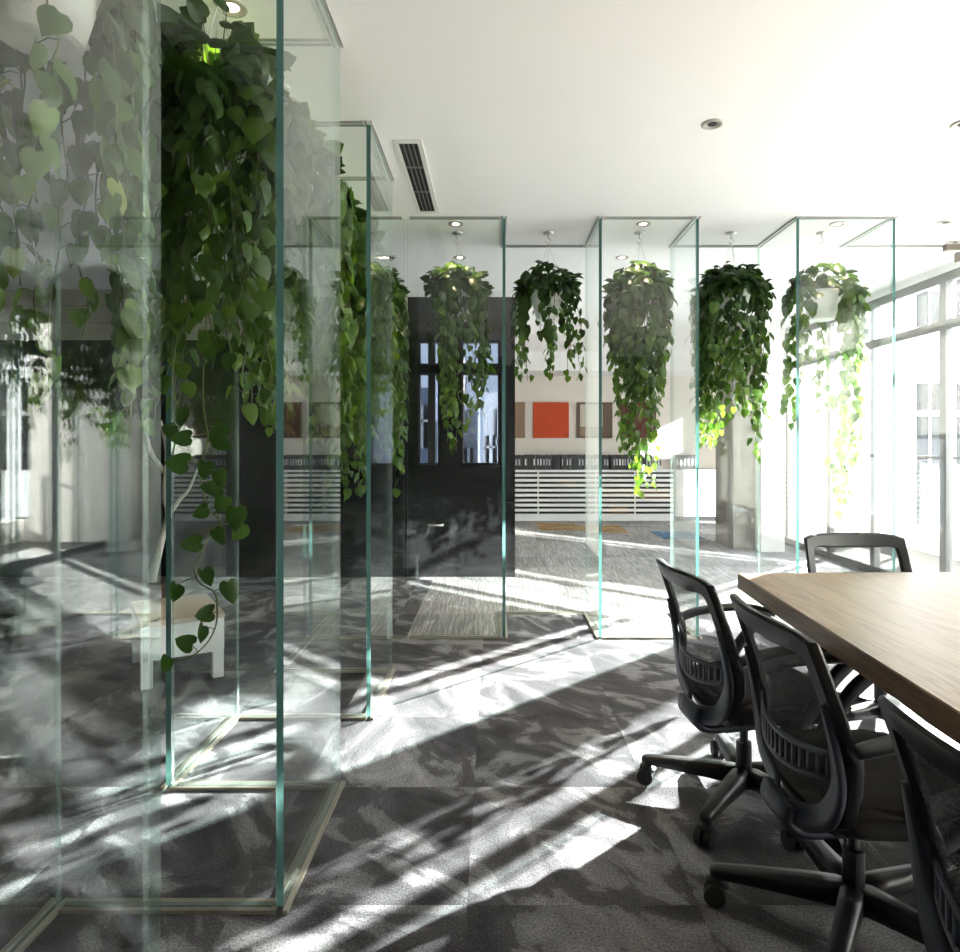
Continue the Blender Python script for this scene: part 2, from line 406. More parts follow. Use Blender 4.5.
# window wall
WD = [-0.9, 0.22, 1.33, 2.44, 3.55, 4.66, 5.80, 6.885, 7.79, 9.15]
for i, (a, b_) in enumerate(zip(WD, WD[1:])):
    bm = nb(); t = 0.042; x0, x1 = XW, XW+0.06
    box(bm, x0, x1, a, b_, 0, 0.07); box(bm, x0, x1, a, b_, 2.72, 2.80)
    box(bm, x0, x1, a, a+t, 0.07, 2.72); box(bm, x0, x1, b_-t, b_, 0.07, 2.72)
    box(bm, x0+0.01, x1-0.01, a+t, b_-t, 2.315, 2.395)
    w = struct('window_%d' % (i+1), bm, M_alu)
    bm = nb(); box(bm, XW+0.03, XW+0.038, a+t, b_-t, 0.07, 2.315); box(bm, XW+0.03, XW+0.038, a+t, b_-t, 2.395, 2.72)
    link('pane', bm, M_wglass, w)
bm = nb(); box(bm, 3.0, 3.56, 8.42, 9.1, 0, CEIL); struct('pillar_concrete', bm, M_conc)
bm = nb(); box(bm, 3.27, 3.56, 8.22, 8.42, 0, CEIL); struct('pillar_pale', bm, M_jamb)

# blinds added out of view on the near windows to control the daylight
for ya, yb_, drop, lab in ((-0.85, 2.4, 2.4, 'unseen pale blind added over the nearest windows to diffuse the daylight'), (3.95, 5.35, 1.4, 'unseen half-drawn pale blind added to keep direct sun off the table')):
    bt = thing('daylight_control_blind', lab, 'blind', (3.72, ya, 2.80))
    w_ = yb_-ya
    bm = nb(); box(bm, -0.05, 0.05, 0, w_, -0.03, 0.05, bev=0.006); link('cassette', bm, M_bronze, bt)
    bm = nb(); box(bm, -0.002, 0.002, 0.03, w_-0.03, -drop, -0.03); link('blind_cloth', bm, M_blind, bt)
    bm = nb(); box(bm, -0.012, 0.012, 0.03, w_-0.03, -drop-0.03, -drop); link('bottom_bar', bm, M_bronze, bt)
br = thing('ceiling_bracket', 'short bronze metal bar under the ceiling next to the window head', 'bracket', (3.43, 5.08, 2.80))
bm = nb(); box(bm, 0, 0.24, 0, 0.05, -0.005, 0.045, bev=0.004); link('bar', bm, M_bronze, br)
bm = nb(); box(bm, 0.08, 0.22, 0.005, 0.045, 0.045, 0.066); link('mounting_plate', bm, M_steel, br)

# ------------------------------------------------------------------ glass screen
def glass_panel(label, p, q, top=CEIL, group=None):
    """A sheet from p to q in plan, standing in a floor channel, top edge in a ceiling channel."""
    (x0, y0), (x1, y1) = p, q
    t = thing('glass_panel', label, 'glass panel', ((x0+x1)/2, (y0+y1)/2, 0), math.atan2(y1-y0, x1-x0), group)
    l = math.hypot(x1-x0, y1-y0)/2
    bm = nb(); box(bm, -l, l, -GT/2, GT/2, 0.0118, top-0.0125)
    dep = abs(x1-x0) < 1e-6
    for f in bm.faces: f.material_index = 0 if abs(f.normal.y) > 0.5 else (1 if (dep and f.normal.x < -0.5) else 2)
    link('pane', bm, [M_glass, M_edge, M_edge2], t)
    bm = nb(); cl = l + (0.016 if abs(x1-x0) < 1e-6 else -0.016)
    for s in (-1, 1): box(bm, -cl, cl, s*(GT/2+0.001), s*(GT/2+0.016), 0.0, 0.011)
    link('floor_channel', bm, M_chan, t)
    bm = nb()
    for s in (-1, 1): box(bm, -cl, cl, s*(GT/2+0.001), s*(GT/2+0.009), top-0.007, top)
    link('ceiling_channel', bm, M_steelgrey, t)
    return t
e = GT/2 + 0.0008
def along(label, x, a, b_): glass_panel(label, (x, a-e), (x, b_+e))
def across(label, y, a, b_): glass_panel(label, (a+e+0.001, y), (b_-e-0.001, y))
K = {i-1: d for i, d in enumerate(KD)}
along('large clear glass panel at the left edge of view, reflecting the windows and chairs', XB, 0.50, K[-1])
across('clear glass panel in front of the pale leafy plant, meeting the nearest large panel', K[-1], XA, XB)
along('glass panel running past the pale leafy plant at the far left', XA, K[-1], K[0])
across('floor-to-ceiling glass panel directly in front of the largest hanging plant', K[0], XA, XB)
along('glass panel along the aisle beside the largest hanging plant with bright teal edge', XB, K[0], K[1])
across('glass panel directly behind the largest hanging plant', K[1], XA, XB)
along('glass panel beside the second plant, seen through the panel behind the largest plant', XA, K[1], K[2])
across('glass panel between the second and third plants of the side row', K[2], XA, XB)
along('narrow-looking aisle glass panel with teal edge, next to the ceiling vent', XB, K[2], K[3])
across('glass panel between the third and fourth plants of the side row', K[3], XA, XB)
along('glass panel on the hidden side of the fourth plant of the side row', XA, K[3], K[4])
across('glass panel between the fourth and the corner plant of the side row', K[4], XA, XB)
glass_panel('glass panel at the inside corner, in front of the black door', (XB+e, K[4]), (BX[1]-e-0.001, K[4]))
along('side glass panel between the plant at the black door and the short plant', BX[1], K[4], K[5])
across('set-back glass panel behind the short plant nearest the black door', K[5], BX[1], BX[2])
along('side glass panel between the short plant and the gold-topped long plant', BX[2], K[4], K[5])
across('forward glass panel in front of the gold-topped plant before the pictures', K[4], BX[2], BX[3])
along('side glass panel between the gold-topped plant and the dense dark plant', BX[3], K[4], K[5])
across('set-back glass panel behind the dense dark plant', K[5], BX[3], BX[4])
along('side glass panel between the dense dark plant and the plant by the windows', BX[4], K[4], K[5])
across('forward glass panel in front of the plant nearest the windows', K[4], BX[4], BX[5])
along('side glass panel between the plant by the windows and the window wall', BX[5], K[4], K[5])
glass_panel('last glass panel of the screen, ending at the window wall', (BX[5]+e+0.001, K[5]), (XW-0.235, K[5]))

# ------------------------------------------------------------------ hanging plants
LEAF = [  # half outline x, z (hanging: tip at -1), y = cupping
    (0.0, 0.0, 0.0), (0.20, 0.13, -0.03), (0.42, 0.05, -0.10), (0.50, -0.18, -0.15), (0.44, -0.45, -0.14), (0.28, -0.72, -0.10), (0.0, -1.0, -0.16)]
MID = [(0.0, 0.0, 0.0), (0.0, -0.14, 0.03), (0.0, -0.42, 0.05), (0.0, -0.70, 0.02), (0.0, -1.0, -0.16)]
def leaf(bm, lay, base, tip, nrm, size, tone, lim=None):
    d = tip.normalized(); n = (nrm - d*nrm.dot(d))
    if n.length < 1e-3: n = d.orthogonal()
    n.normalize(); s = d.cross(n)
    cup = R.uniform(0.5, 1.5); asp = R.uniform(0.78, 1.0); curl = R.uniform(-0.1, 0.35)
    def P(x, z, y):
        yy = y*cup - curl*max(0, -z-0.4)**2
        c = base + s*(x*size*asp) + d*(-z*size) + n*(yy*size)
        if lim:
            for k in (0, 1): c[k] = min(max(c[k], -lim), lim)
        return c
    mv = [bm.verts.new(P(*q)) for q in MID]
    for sg in (1, -1):
        ov = [bm.verts.new(P(sg*x, z, y)) for x, z, y in LEAF[1:-1]]
        quads = [(mv[0], mv[1], ov[1], ov[0]), (mv[1], mv[2], ov[2]), (mv[1], ov[2], ov[1]), (mv[2], mv[3], ov[4], ov[3]), (mv[2], ov[3], ov[2]), (mv[3], mv[4], ov[4])]
        for qd in quads:
            f = bm.faces.new(qd if sg > 0 else qd[::-1]); f.smooth = True
    for v in mv: v[lay] = tone
    for v in bm.verts[-10:] if False else []: pass
def finish_leaves(bm, tones, per):
    pass
def hanging_plant(label, x, y, spec):
    global R
    R = random.Random(spec['seed'])
    zp = spec.get('pot_z', 2.43)          # rim height
    pr = 0.15
    t = thing('hanging_pothos', label, 'hanging plant', (x, y, zp))
    # hook and plate under the ceiling
    top = CEIL - zp
    bm = nb(); lathe(bm, [(0.004, -0.012), (0.036, -0.010), (0.038, -0.002), (0.038, 0.0)], 20, (0, 0, top))
    cyl(bm, (0, 0, top-0.045), (0, 0, top-0.008), 0.006, n=8)
    pts = [(0.0, 0, top-0.04)] + [(0.017*math.sin(a), 0, top-0.062+0.017*math.cos(a)) for a in [0.3+0.6*i for i in range(8)]]
    sweep(bm, pts, 0.0035, n=6, up=(0, 1, 0)); link('ceiling_hook', bm, M_steel, t, smooth=True)
    bm = nb()
    for k in range(3):
        a = 2*PI*k/3 + spec['seed']
        cyl(bm, (0, 0, top-0.075), (pr*0.93*math.cos(a), pr*0.93*math.sin(a), -0.01), 0.0016, n=5)
    link('hanger_wires', bm, M_steel, t)
    bm = nb(); lathe(bm, [(0.075, -0.205), (0.088, -0.20), (0.132, -0.03), (0.142, -0.028), (0.145, 0.0), (0.133, 0.0), (0.13, -0.035), (0.05, -0.04)], 28)
    pot = link('pot', bm, M_pot, t, smooth=True)
    for p_ in pot.data.polygons: p_.use_smooth = abs(p_.normal.z) < 0.7
    bm = nb(); lathe(bm, [(0.128, -0.045), (0.128, -0.034), (0.07, -0.022), (0.002, -0.016)], 20); link('soil', bm, M_soil, pot)
    lb = nb(); lay = lb.verts.layers.float.new('tone')
    st = nb()
    lim = spec.get('lim', 0.285); ls = spec.get('leaf', 0.088)
    def put(base, tip, nrm, size, tone):
        n0 = len(lb.verts)
        leaf(lb, lay, base, tip, nrm, size, tone, lim + 0.02)
        lb.verts.ensure_lookup_table()
        for i in range(n0, len(lb.verts)): lb.verts[i][lay] = tone
    tb = spec.get('tone', 0.3)
    # crown of leaves round the pot
    for i in range(spec['dome']):
        a = R.uniform(0, 2*PI); r = spec.get('dr', 0.245)*math.sqrt(R.uniform(0.02, 1))
        up = spec.get('dh', 0.21)*(1-(r/0.27)**2) + R.uniform(-0.12, 0.02)
        o = Vector((math.cos(a), math.sin(a), 0))
        base = Vector((r*o.x, r*o.y, up))
        tip = Vector((o.x*R.uniform(0.3, 1.0), o.y*R.uniform(0.3, 1.0), R.uniform(-0.9, spec.get('perk', 0.2)))) + Vector((R.gauss(0, .3), R.gauss(0, .3), 0))
        nrm = Vector((o.x*0.6, o.y*0.6, 1.0)) + Vector((R.gauss(0, .4), R.gauss(0, .4), 0))
        sz = ls*R.uniform(0.8, 1.25)
        if base.x**2 + base.y**2 > 0.13**2 or base.z > 0.0:
            put(base, tip, nrm, sz, min(1, max(0, tb*0.8 + R.gauss(0, .12) + (0.1 if R.random() < .05 else 0))))
            p0 = Vector((0.1*o.x*R.random(), 0.1*o.y*R.random(), -0.015))
            sweep(st, catmull([p0, (p0+base)/2 + Vector((0, 0, .04)), base], 3), 0.0018, n=4, up=(0.3, 1, .2))
    # trailing vines: (angle deg, drop, bow)
    strands = list(spec.get('strands', []))
    for i in range(spec.get('n', 0)):
        a = R.uniform(0, 360); lo, hi = spec['drop']
        strands.append((a, lo + (hi-lo)*R.random()**spec.get('pw', 1.0), spec.get('taper', 1.0)))
    for sd in strands:
        a = math.radians(sd[0]); drop = sd[1]; tp = sd[2]
        o = Vector((math.cos(a), math.sin(a), 0))
        rr = spec.get('rr', R.uniform(0.17, 0.25))
        rr = R.uniform(0.16, rr+0.02)
        pts = [Vector((0.10*o.x, 0.10*o.y, -0.02)), Vector((0.155*o.x, 0.155*o.y, 0.035)), Vector((rr*o.x, rr*o.y, -0.03))]
        z = -0.03; px, py = rr*o.x, rr*o.y
        while z > -drop:
            z -= R.uniform(0.07, 0.12)
            k = 1 - (1-tp)*min(1, -z/drop)
            px += R.gauss(0, 0.018); py += R.gauss(0, 0.018)
            fx = spec.get('shift', (0, 0))
            tx, ty = rr*o.x*k + fx[0]*min(1, -z/1.0), rr*o.y*k + fx[1]*min(1, -z/1.0)
            px += (tx-px)*0.25; py += (ty-py)*0.25
            px = min(max(px, -lim), lim); py = min(max(py, -lim), lim)
            pts.append(Vector((px, py, z)))
        cur = catmull(pts, 4)
        sweep(st, cur, 0.0022, n=5, up=(0.2, 1, 0.1))
        dist = 0; nxt = 0.03; sg = 1
        for p_, q_ in zip(cur, cur[1:]):
            dist += (q_-p_).length
            if dist >= nxt and q_.z < 0.02:
                nxt += spec.get('step', 0.05)*R.uniform(0.7, 1.3)
                ang = R.uniform(0, 2*PI)
                oo = (o*0.6 + Vector((math.cos(ang), math.sin(ang), 0))*0.8).normalized()
                pet = R.uniform(0.02, 0.055)
                base = q_ + oo*pet + Vector((0, 0, R.uniform(-0.01, 0.025)))
                base.x = min(max(base.x, -lim), lim); base.y = min(max(base.y, -lim), lim)
                sweep(st, [q_, (q_+base)/2 + Vector((0, 0, .008)), base], 0.0014, n=4, up=(0.3, 1, .2))
                tip = Vector((oo.x*R.uniform(-.1, .7), oo.y*R.uniform(-.1, .7), -1)) + Vector((R.gauss(0, .2), R.gauss(0, .2), 0))
                f = min(1, -q_.z/max(0.4, drop))
                sz = ls*R.uniform(0.72, 1.15)*(1-0.28*f)
                put(base, tip, oo + Vector((0, 0, .45)), sz, min(1, max(0, tb + spec.get('grad', 0.35)*f + R.gauss(0, .10))))
    for vine in spec.get('explicit', []):
        pts, lvs = vine
        sweep(st, catmull([Vector(p_) for p_ in pts], 5), 0.0026, n=6, up=(0, 1, 0.1))
        for (bx_, by_, bz_, tx, tz, sz, tn) in lvs:
            put(Vector((bx_, by_, bz_)), Vector((tx, R.uniform(-.15, .15), tz)), Vector((R.uniform(-.5, .5), -1, .35)), sz, tn)
            q = min((Vector(p_) for p_ in catmull([Vector(p_) for p_ in pts], 5)), key=lambda v: (v-Vector((bx_, by_, bz_))).length)
            if (q-Vector((bx_, by_, bz_))).length > 0.004: sweep(st, [q, Vector((bx_, by_, bz_))], 0.0016, n=4, up=(0.1, 1, 0.3))
    fo = link('foliage', lb, M_leaf, t)
    link('vines', st, M_stem, t, smooth=True)
    return t
_bl = bmesh.ops.recalc_face_normals
px = lambda X, Y, D: ((X-495)*D/669, D, H-(Y-445)*D/669)
PY = 4.885
SX = -0.925
# side row (near to far)
hanging_plant('pale green trailing plant behind the nearest glass panel at the far left', -1.03, 1.51,
    dict(seed=11, dome=110, n=26, drop=(0.35, 0.95), leaf=0.085, tone=0.44, grad=0.2, step=0.055, rr=0.175, lim=0.185, dr=0.175, taper=1.0))
D2 = 2.236
def rel(X, Y, dy=0.0):
    p_ = px(X, Y, D2-0.09+dy); return (p_[0]-SX, p_[1]-D2, p_[2]-2.43)
vp = [rel(*q) for q in [(205, 330), (203, 400), (208, 440), (200, 470), (207, 505), (222, 524), (210, 535), (200, 556), (194, 566), (199, 582), (214, 592), (217, 605), (216, 625), (207, 643), (192, 656), (176, 661), (166, 660)]]
def lf(X, Y, tx, tz, s, tn):
    b_ = rel(X, Y, -0.015); return (*b_, tx, tz, s, tn)
lv = [lf(222, 425, -.6, -.75, .07, .32), lf(190, 437, -1, -.1, .065, .34), lf(187, 463, -1, .05, .08, .4), lf(205, 462, -.2, -1, .06, .3), lf(217, 470, .2, -1, .065, .4), lf(215, 440, .9, -.5, .06, .25),
      lf(222, 488, -.9, .1, .075, .3), lf(225, 497, -.5, -1, .06, .42), lf(236, 508, .0, -1, .08, .42), lf(243, 524, -.7, -.8, .07, .5), lf(206, 508, -.7, -.3, .06, .3), lf(214, 530, .5, -.9, .06, .34), lf(200, 543, -1, .0, .07, .36),
      lf(203, 570, .3, -1, .062, .3), lf(176, 585, -.4, -1, .062, .32), lf(228, 582, .3, -1, .075, .32), lf(212, 612, -1, -.2, .075, .32), lf(203, 626, -.4, -1, .066, .34), lf(192, 645, -.9, .3, .066, .34), lf(167, 658, -.4, -1, .06, .38)]
vp2 = [rel(*q) for q in [(178, 330), (172, 380), (180, 420), (176, 440), (171, 462)]]
lv2 = [lf(180, 408, -.3, -1, .07, .28), lf(168, 425, .5, -1, .06, .3)]
hanging_plant('largest dark hanging plant behind the front glass, with one long vine to the floor', SX, D2,
    dict(seed=5, dome=190, dh=0.33, perk=0.8, n=64, drop=(0.35, 0.98), leaf=0.082, tone=0.42, grad=0.1, step=0.055, rr=0.26, explicit=[(vp, lv), (vp2, lv2)], dr=0.27))
hanging_plant('second plant of the side row, dark, seen past the largest plant', SX, 2.9,
    dict(seed=21, dome=130, dh=0.31, perk=0.8, n=44, drop=(0.3, 0.95), leaf=0.082, tone=0.4, grad=0.2, step=0.055, rr=0.26))
hanging_plant('third plant of the side row, dark green under a ceiling lamp', SX, 3.555,
    dict(seed=22, dome=130, dh=0.27, perk=0.6, n=42, drop=(0.4, 1.05), leaf=0.09, tone=0.36, grad=0.25, step=0.055, rr=0.26))
hanging_plant('fourth plant of the side row, thick curtain of green leaves', SX, 4.22,
    dict(seed=23, dome=130, dh=0.27, perk=0.6, n=42, drop=(0.4, 1.2), leaf=0.09, tone=0.4, grad=0.25, step=0.055, rr=0.26))
hanging_plant('corner plant where the side row meets the end row', SX, PY,
    dict(seed=24, dome=130, dh=0.27, perk=0.6, n=44, drop=(0.6, 1.5), leaf=0.09, tone=0.28, grad=0.25, step=0.055, rr=0.25))
# end row (left to right)
hanging_plant('gold-lit hanging plant in front of the black door', -0.275, PY,
    dict(seed=31, dome=150, n=14, drop=(0.25, 0.95), leaf=0.078, tone=0.3, grad=0.3, rr=0.19, dr=0.21, step=0.042, taper=0.7, strands=[(250, 1.02, .5), (280, 1.05, .5), (300, .95, .6), (265, .9, .5)]))
hanging_plant('short dark hanging plant with its white pot showing, beside the black door', 0.39, PY,
    dict(seed=36, dome=130, n=17, drop=(0.22, 0.62), leaf=0.074, tone=0.2, grad=0.32, rr=0.21, dr=0.22, step=0.042, strands=[(255, .3, 1), (300, .24, 1)]))
hanging_plant('gold-topped plant with long narrow vines reaching down before the slatted cabinet', 1.055, PY,
    dict(seed=33, dome=175, n=30, drop=(0.35, 1.1), leaf=0.078, tone=0.27, grad=0.38, rr=0.21, dr=0.235, taper=0.5, step=0.042,
         strands=[(250, 1.38, .3), (275, 1.45, .3), (230, 1.2, .4), (290, 1.3, .35)], pw=0.9))
hanging_plant('dense dark hanging plant in front of the concrete pillar', 1.725, PY,
    dict(seed=34, dome=210, n=40, drop=(0.45, 1.12), leaf=0.076, tone=0.18, grad=0.42, rr=0.225, dr=0.23, taper=0.8, step=0.045))
hanging_plant('loose pale hanging plant nearest the windows, vines trailing on one side', 2.385, PY,
    dict(seed=35, dome=85, n=6, drop=(0.3, 0.8), leaf=0.085, tone=0.38, grad=0.25, rr=0.24, dr=0.235, lim=0.285, step=0.052,
         strands=[(-20, 1.2, .8), (-45, 1.5, .5), (-70, 1.62, .4), (-10, 1.55, .5), (-55, 1.35, .6), (10, 1.0, .9), (-30, 1.45, .5), (200, .95, 1), (180, .8, 1), (215, .7, 1)]))

# ------------------------------------------------------------------ ceiling fittings
def downlight(label, x, y, on=True):
    t = thing('ceiling_downlight', label, 'ceiling light', (x, y, CEIL))
    bm = nb(); lathe(bm, [(0.023, -0.001), (0.034, -0.003), (0.038, -0.008), (0.052, -0.006), (0.054, 0.0)], 24); 
    link('trim_ring', bm, M_ring, t, smooth=True)
    bm = nb(); lathe(bm, [(0.001, -0.003), (0.023, -0.003), (0.023, -0.001)], 20)
    link('lens', bm, M_lens if on else M_dark, t)
    if on:
        l = bpy.data.lights.new('lamp_beam', 'SPOT'); l.energy = 34; l.color = (1, 0.74, 0.44); l.spot_size = math.radians(74)
        l.spot_blend = 0.6; l.shadow_soft_size = 0.022
        o = bpy.data.objects.new('lamp_beam', l); C.objects.link(o); o.parent = t; o.location = (0, 0, -0.02)
for i, (yy, lab) in enumerate([(2.37, 'lit downlight nearest the camera, in front of the other side-row lamps'), (2.65, 'second lit downlight of the side row'),
        (3.03, 'third lit downlight of the side row'), (3.33, 'fourth lit downlight of the side row'), (3.72, 'fifth lit downlight of the side row'), (3.99, 'sixth lit downlight of the side row'),
        (4.38, 'seventh lit downlight of the side row'), (4.70, 'lit downlight over the corner plant, eighth of the side row')]):
    downlight(lab, -0.932, yy)
downlight('lit downlight above the plant at the black door', -0.275, 4.69)
downlight('lit downlight above the gold-topped plant before the pictures', 1.04, 4.69)
downlight('lit downlight above the plant nearest the windows', 2.40, 4.69)
downlight('lit downlight behind the glass screen near the black door', -0.29, 5.53)
downlight('lit downlight behind the glass screen near the gold-topped plant', 1.05, 5.53)
downlight('unlit round ceiling spotlight above the empty floor', 1.05, 3.23, False)
downlight('unlit round ceiling spotlight at the right edge of the ceiling', 2.26, 3.23, False)
downlight('unlit small dark ceiling spotlight above the windows', 3.13, 4.65, False)
v = thing('ceiling_vent', 'long narrow white air vent with dark slots in the ceiling', 'vent', (-0.447, 3.93, CEIL))
bm = nb(); w_, l_ = 0.075, 0.53
box(bm, -w_, w_, -l_, -l_+0.03, -0.006, 0); box(bm, -w_, w_, l_-0.03, l_, -0.006, 0)
box(bm, -w_, -w_+0.026, -l_+0.03, l_-0.03, -0.006, 0); box(bm, w_-0.026, w_, -l_+0.03, l_-0.03, -0.006, 0); link('vent_frame', bm, M_trim, v)
bm = nb(); box(bm, -0.05, 0.05, -l_+0.03, l_-0.03, -0.0015, 0); link('vent_recess', bm, M_dark, v)
bm = nb()
for x in (-0.025, 0.0, 0.025): box(bm, x-0.003, x+0.003, -l_+0.03, l_-0.03, -0.006, -0.0016)
for y in (-0.2, 0.16): box(bm, -0.05, 0.05, y-0.008, y+0.008, -0.0055, -0.0017)
link('vent_slats', bm, M_alu, v)

# ------------------------------------------------------------------ back room furniture
CY = 11.57
cb = thing('slatted_cabinet', 'long low white cabinet with horizontal slatted front below the pictures', 'cabinet', (1.65, CY, 0))
x0, x1 = -1.44, 1.45
bm = nb(); box(bm, x0, x1, 0, 0.40, 0.845, 0.883, bev=0.003); link('cabinet_top', bm, M_cab, cb)
bm = nb(); box(bm, x0, x1, 0.02, 0.40, 0, 0.12); link('plinth', bm, M_cab, cb)
bm = nb(); box(bm, x0, x1, 0.05, 0.40, 0.121, 0.844); link('body', bm, M_cabin, cb)
bm = nb()
for i in range(8): box(bm, x0, x1, 0.0, 0.03, 0.165+i*0.086, 0.211+i*0.086)
link('slats', bm, M_cab, cb)
bm = nb()
for x in (-0.90, 0.10, 0.78): box(bm, x-0.012, x+0.012, 0.031, 0.05, 0.121, 0.844)
link('uprights', bm, M_cab, cb)
cw = thing('white_cabinet', 'plain white cabinet end unit beside the concrete pillar', 'cabinet', (3.42, CY, 0))
bm = nb(); box(bm, -0.29, 0.5, 0.0, 0.40, 0.08, 0.883, bev=0.004); link('carcass', bm, M_cab, cw)
bm = nb(); box(bm, -0.27, 0.48, 0.03, 0.39, 0, 0.08); link('plinth', bm, M_cabin, cw)
R = random.Random(3)
def binder(x, w, hh, mt, lab, label, grp, dpt=0.24):
    t = thing('ring_binder', label, 'binder', (x+w/2, CY+0.06, 0.883), 0, grp)
    bm = nb(); box(bm, -w/2, w/2, 0, dpt, 0, hh, bev=0.003); link('cover', bm, mt, t)
    if lab: 
        bm = nb(); box(bm, -w*0.24, w*0.24, -0.002, 0.001, hh*0.30, hh*0.72); link('spine_label', bm, lab, t)
x = 0.30; i = 0
while x < 2.70:
    w = R.choice([0.042, 0.05, 0.056])
    binder(x, w-0.003, R.choice([0.255, 0.26, 0.265]), M_binder, R.choice([M_bluel, M_label, M_bluel, None]) if i % 9 else M_label,
           'black ring binder standing in the long row on the slatted cabinet', 'black binders on the slatted cabinet')
    x += w; i += 1
    if i % 8 == 0: x += 0.02
for q in range(3): binder(2.74+q*0.055, 0.05, 0.24, M_label, M_binder, 'white binder with dark spine mark at the end of the black row', 'white binders on the slatted cabinet')
for q in range(6): binder(3.14+q*0.066, 0.06, 0.26, M_binder, M_bluel, 'black binder standing on the plain white end cabinet', 'black binders on the white cabinet')

def picture(label, xa, xb, base, parts=()):
    t = thing('wall_picture', label, 'picture', ((xa+xb)/2, YE, 1.44))
    w = (xb-xa)/2
    bm = nb(); box(bm, -w, w, -0.05, 0, 0, 0.64, bev=0.008); link('canvas', bm, M_art[base], t)
    for (a, b_, c, d, mt) in parts:
        bm = nb(); box(bm, a, b_, -0.053, -0.0495, c, d); link('colour_field', bm, M_art[mt], t)
picture('tan square canvas partly hidden by the black wall', 0.21, 0.54, 'tan')
picture('plain orange square canvas on the back wall', 0.68, 1.32, 'orange')
picture('brown square canvas with a cream block, next to the orange one', 1.46, 2.10, 'brown', [(-0.26, 0.14, 0.2, 0.60, 'cream'), (-0.26, 0.14, 0.04, 0.19, 'tan')])
picture('plum square canvas behind the gold-topped plant', 2.25, 2.88, 'plum')
picture('dark plum canvas beside the concrete pillar', 3.90, 4.50, 'darkplum')
def ctile(label, x, y, w, d, mt):
    bm = nb(); box(bm, -w/2, w/2, -d/2, d/2, 0.0, 0.004); o = link('carpet_tile', bm, mt); o.location = (x, y, 0.0005); tag(o, label, 'carpet tile')
ctile('tan striped carpet tile in front of the slatted cabinet, nearer the black wall', 1.02, 10.75, 0.66, 0.9, M_cabtan)
ctile('tan striped carpet tile in front of the slatted cabinet, farther from the black wall', 1.69, 10.5, 0.66, 0.9, M_cabtan)
ctile('blue carpet tile on the floor before the white end cabinet', 2.65, 9.75, 0.6, 0.8, M_cabblue)

# ------------------------------------------------------------------ side room: bench, branch
bt = thing('low_bench', 'low white bench with pale wooden top seen through the glass', 'bench', (-1.715, 3.685, 0), math.radians(32.5))
bm = nb(); box(bm, -0.215, 0.215, 0.0, 0.6, 0.335, 0.362, bev=0.004); link('bench_top', bm, M_bwood, bt)
bm = nb(); box(bm, -0.212, 0.212, 0.003, 0.597, 0.15, 0.334, bev=0.003); link('apron', bm, M_bench, bt)
for sx in (-1, 1):
    for sy in (0.004, 0.536):
        bm = nb(); box(bm, sx*0.18-0.03, sx*0.18+0.03, sy, sy+0.06, 0, 0.15, bev=0.003); link('leg', bm, M_bench, bt)
t = thing('dry_branch', 'pale forked dry branch standing beyond the white bench', 'branch', (-2.55, 5.1, 0))
bm = nb(); sweep(bm, catmull([(-0.10, 0, 0), (-0.06, 0, .3), (0.0, 0.02, .6), (0.06, 0, .78), (0.03, 0, .95), (0.05, 0, 1.25), (0.0, 0, 1.5)], 4), [0.035-0.0010*i for i in range(25)], n=8)
link('stem', bm, M_branch, t, smooth=True)
for pts in ([(0.06, 0, .78), (0.14, .02, .9), (0.22, 0, .98), (0.28, .02, 1.15)], [(0.04, 0, 1.1), (-0.08, .03, 1.25), (-.12, 0, 1.45)]):
    bm = nb(); c = catmull(pts, 4); sweep(bm, c, [0.019-0.0011*i for i in range(len(c))], n=7); link('twig', bm, M_branch, t, smooth=True)
bm = nb(); lathe(bm, [(0.16, 0), (0.2, 0.02), (0.22, 0.26), (0.19, 0.28), (0.03, 0.27)], 20, (-0.1, 0, 0)); link('planter', bm, M_bark, t, smooth=True)

# ------------------------------------------------------------------ table
t = thing('conference_table', 'long wooden conference table with black legs', 'table', (0, 0, 0))
cor = [(1.07, 2.95), (2.36, 2.99), (2.48, -0.7), (0.86, -0.7)]
bm = nb()
vt = [bm.verts.new((x, y, 0.75)) for x, y in cor]; vb = [bm.verts.new((x, y, 0.683)) for x, y in cor]
bm.faces.new(vt).material_index = 0; bm.faces.new(vb[::-1]).material_index = 1
for i in range(4): bm.faces.new((vt[i], vb[i], vb[(i+1) % 4], vt[(i+1) % 4])).material_index = 1
bmesh.ops.bevel(bm, geom=[e_ for e_ in bm.edges if all(abs(v_.co.z-0.75) < 1e-4 for v_ in e_.verts)], offset=0.003, segments=2, affect='EDGES')
link('tabletop', bm, [M_table, M_tedge], t)
for y in (2.28, -0.2):
    bm = nb(); box(bm, 1.42, 2.05, y-0.035, y+0.035, 0.0, 0.683, bev=0.004); link('leg', bm, M_blackframe, t)
bm = nb(); box(bm, 1.70, 1.78, -0.165, 2.245, 0.58, 0.683); link('beam', bm, M_blackframe, t)

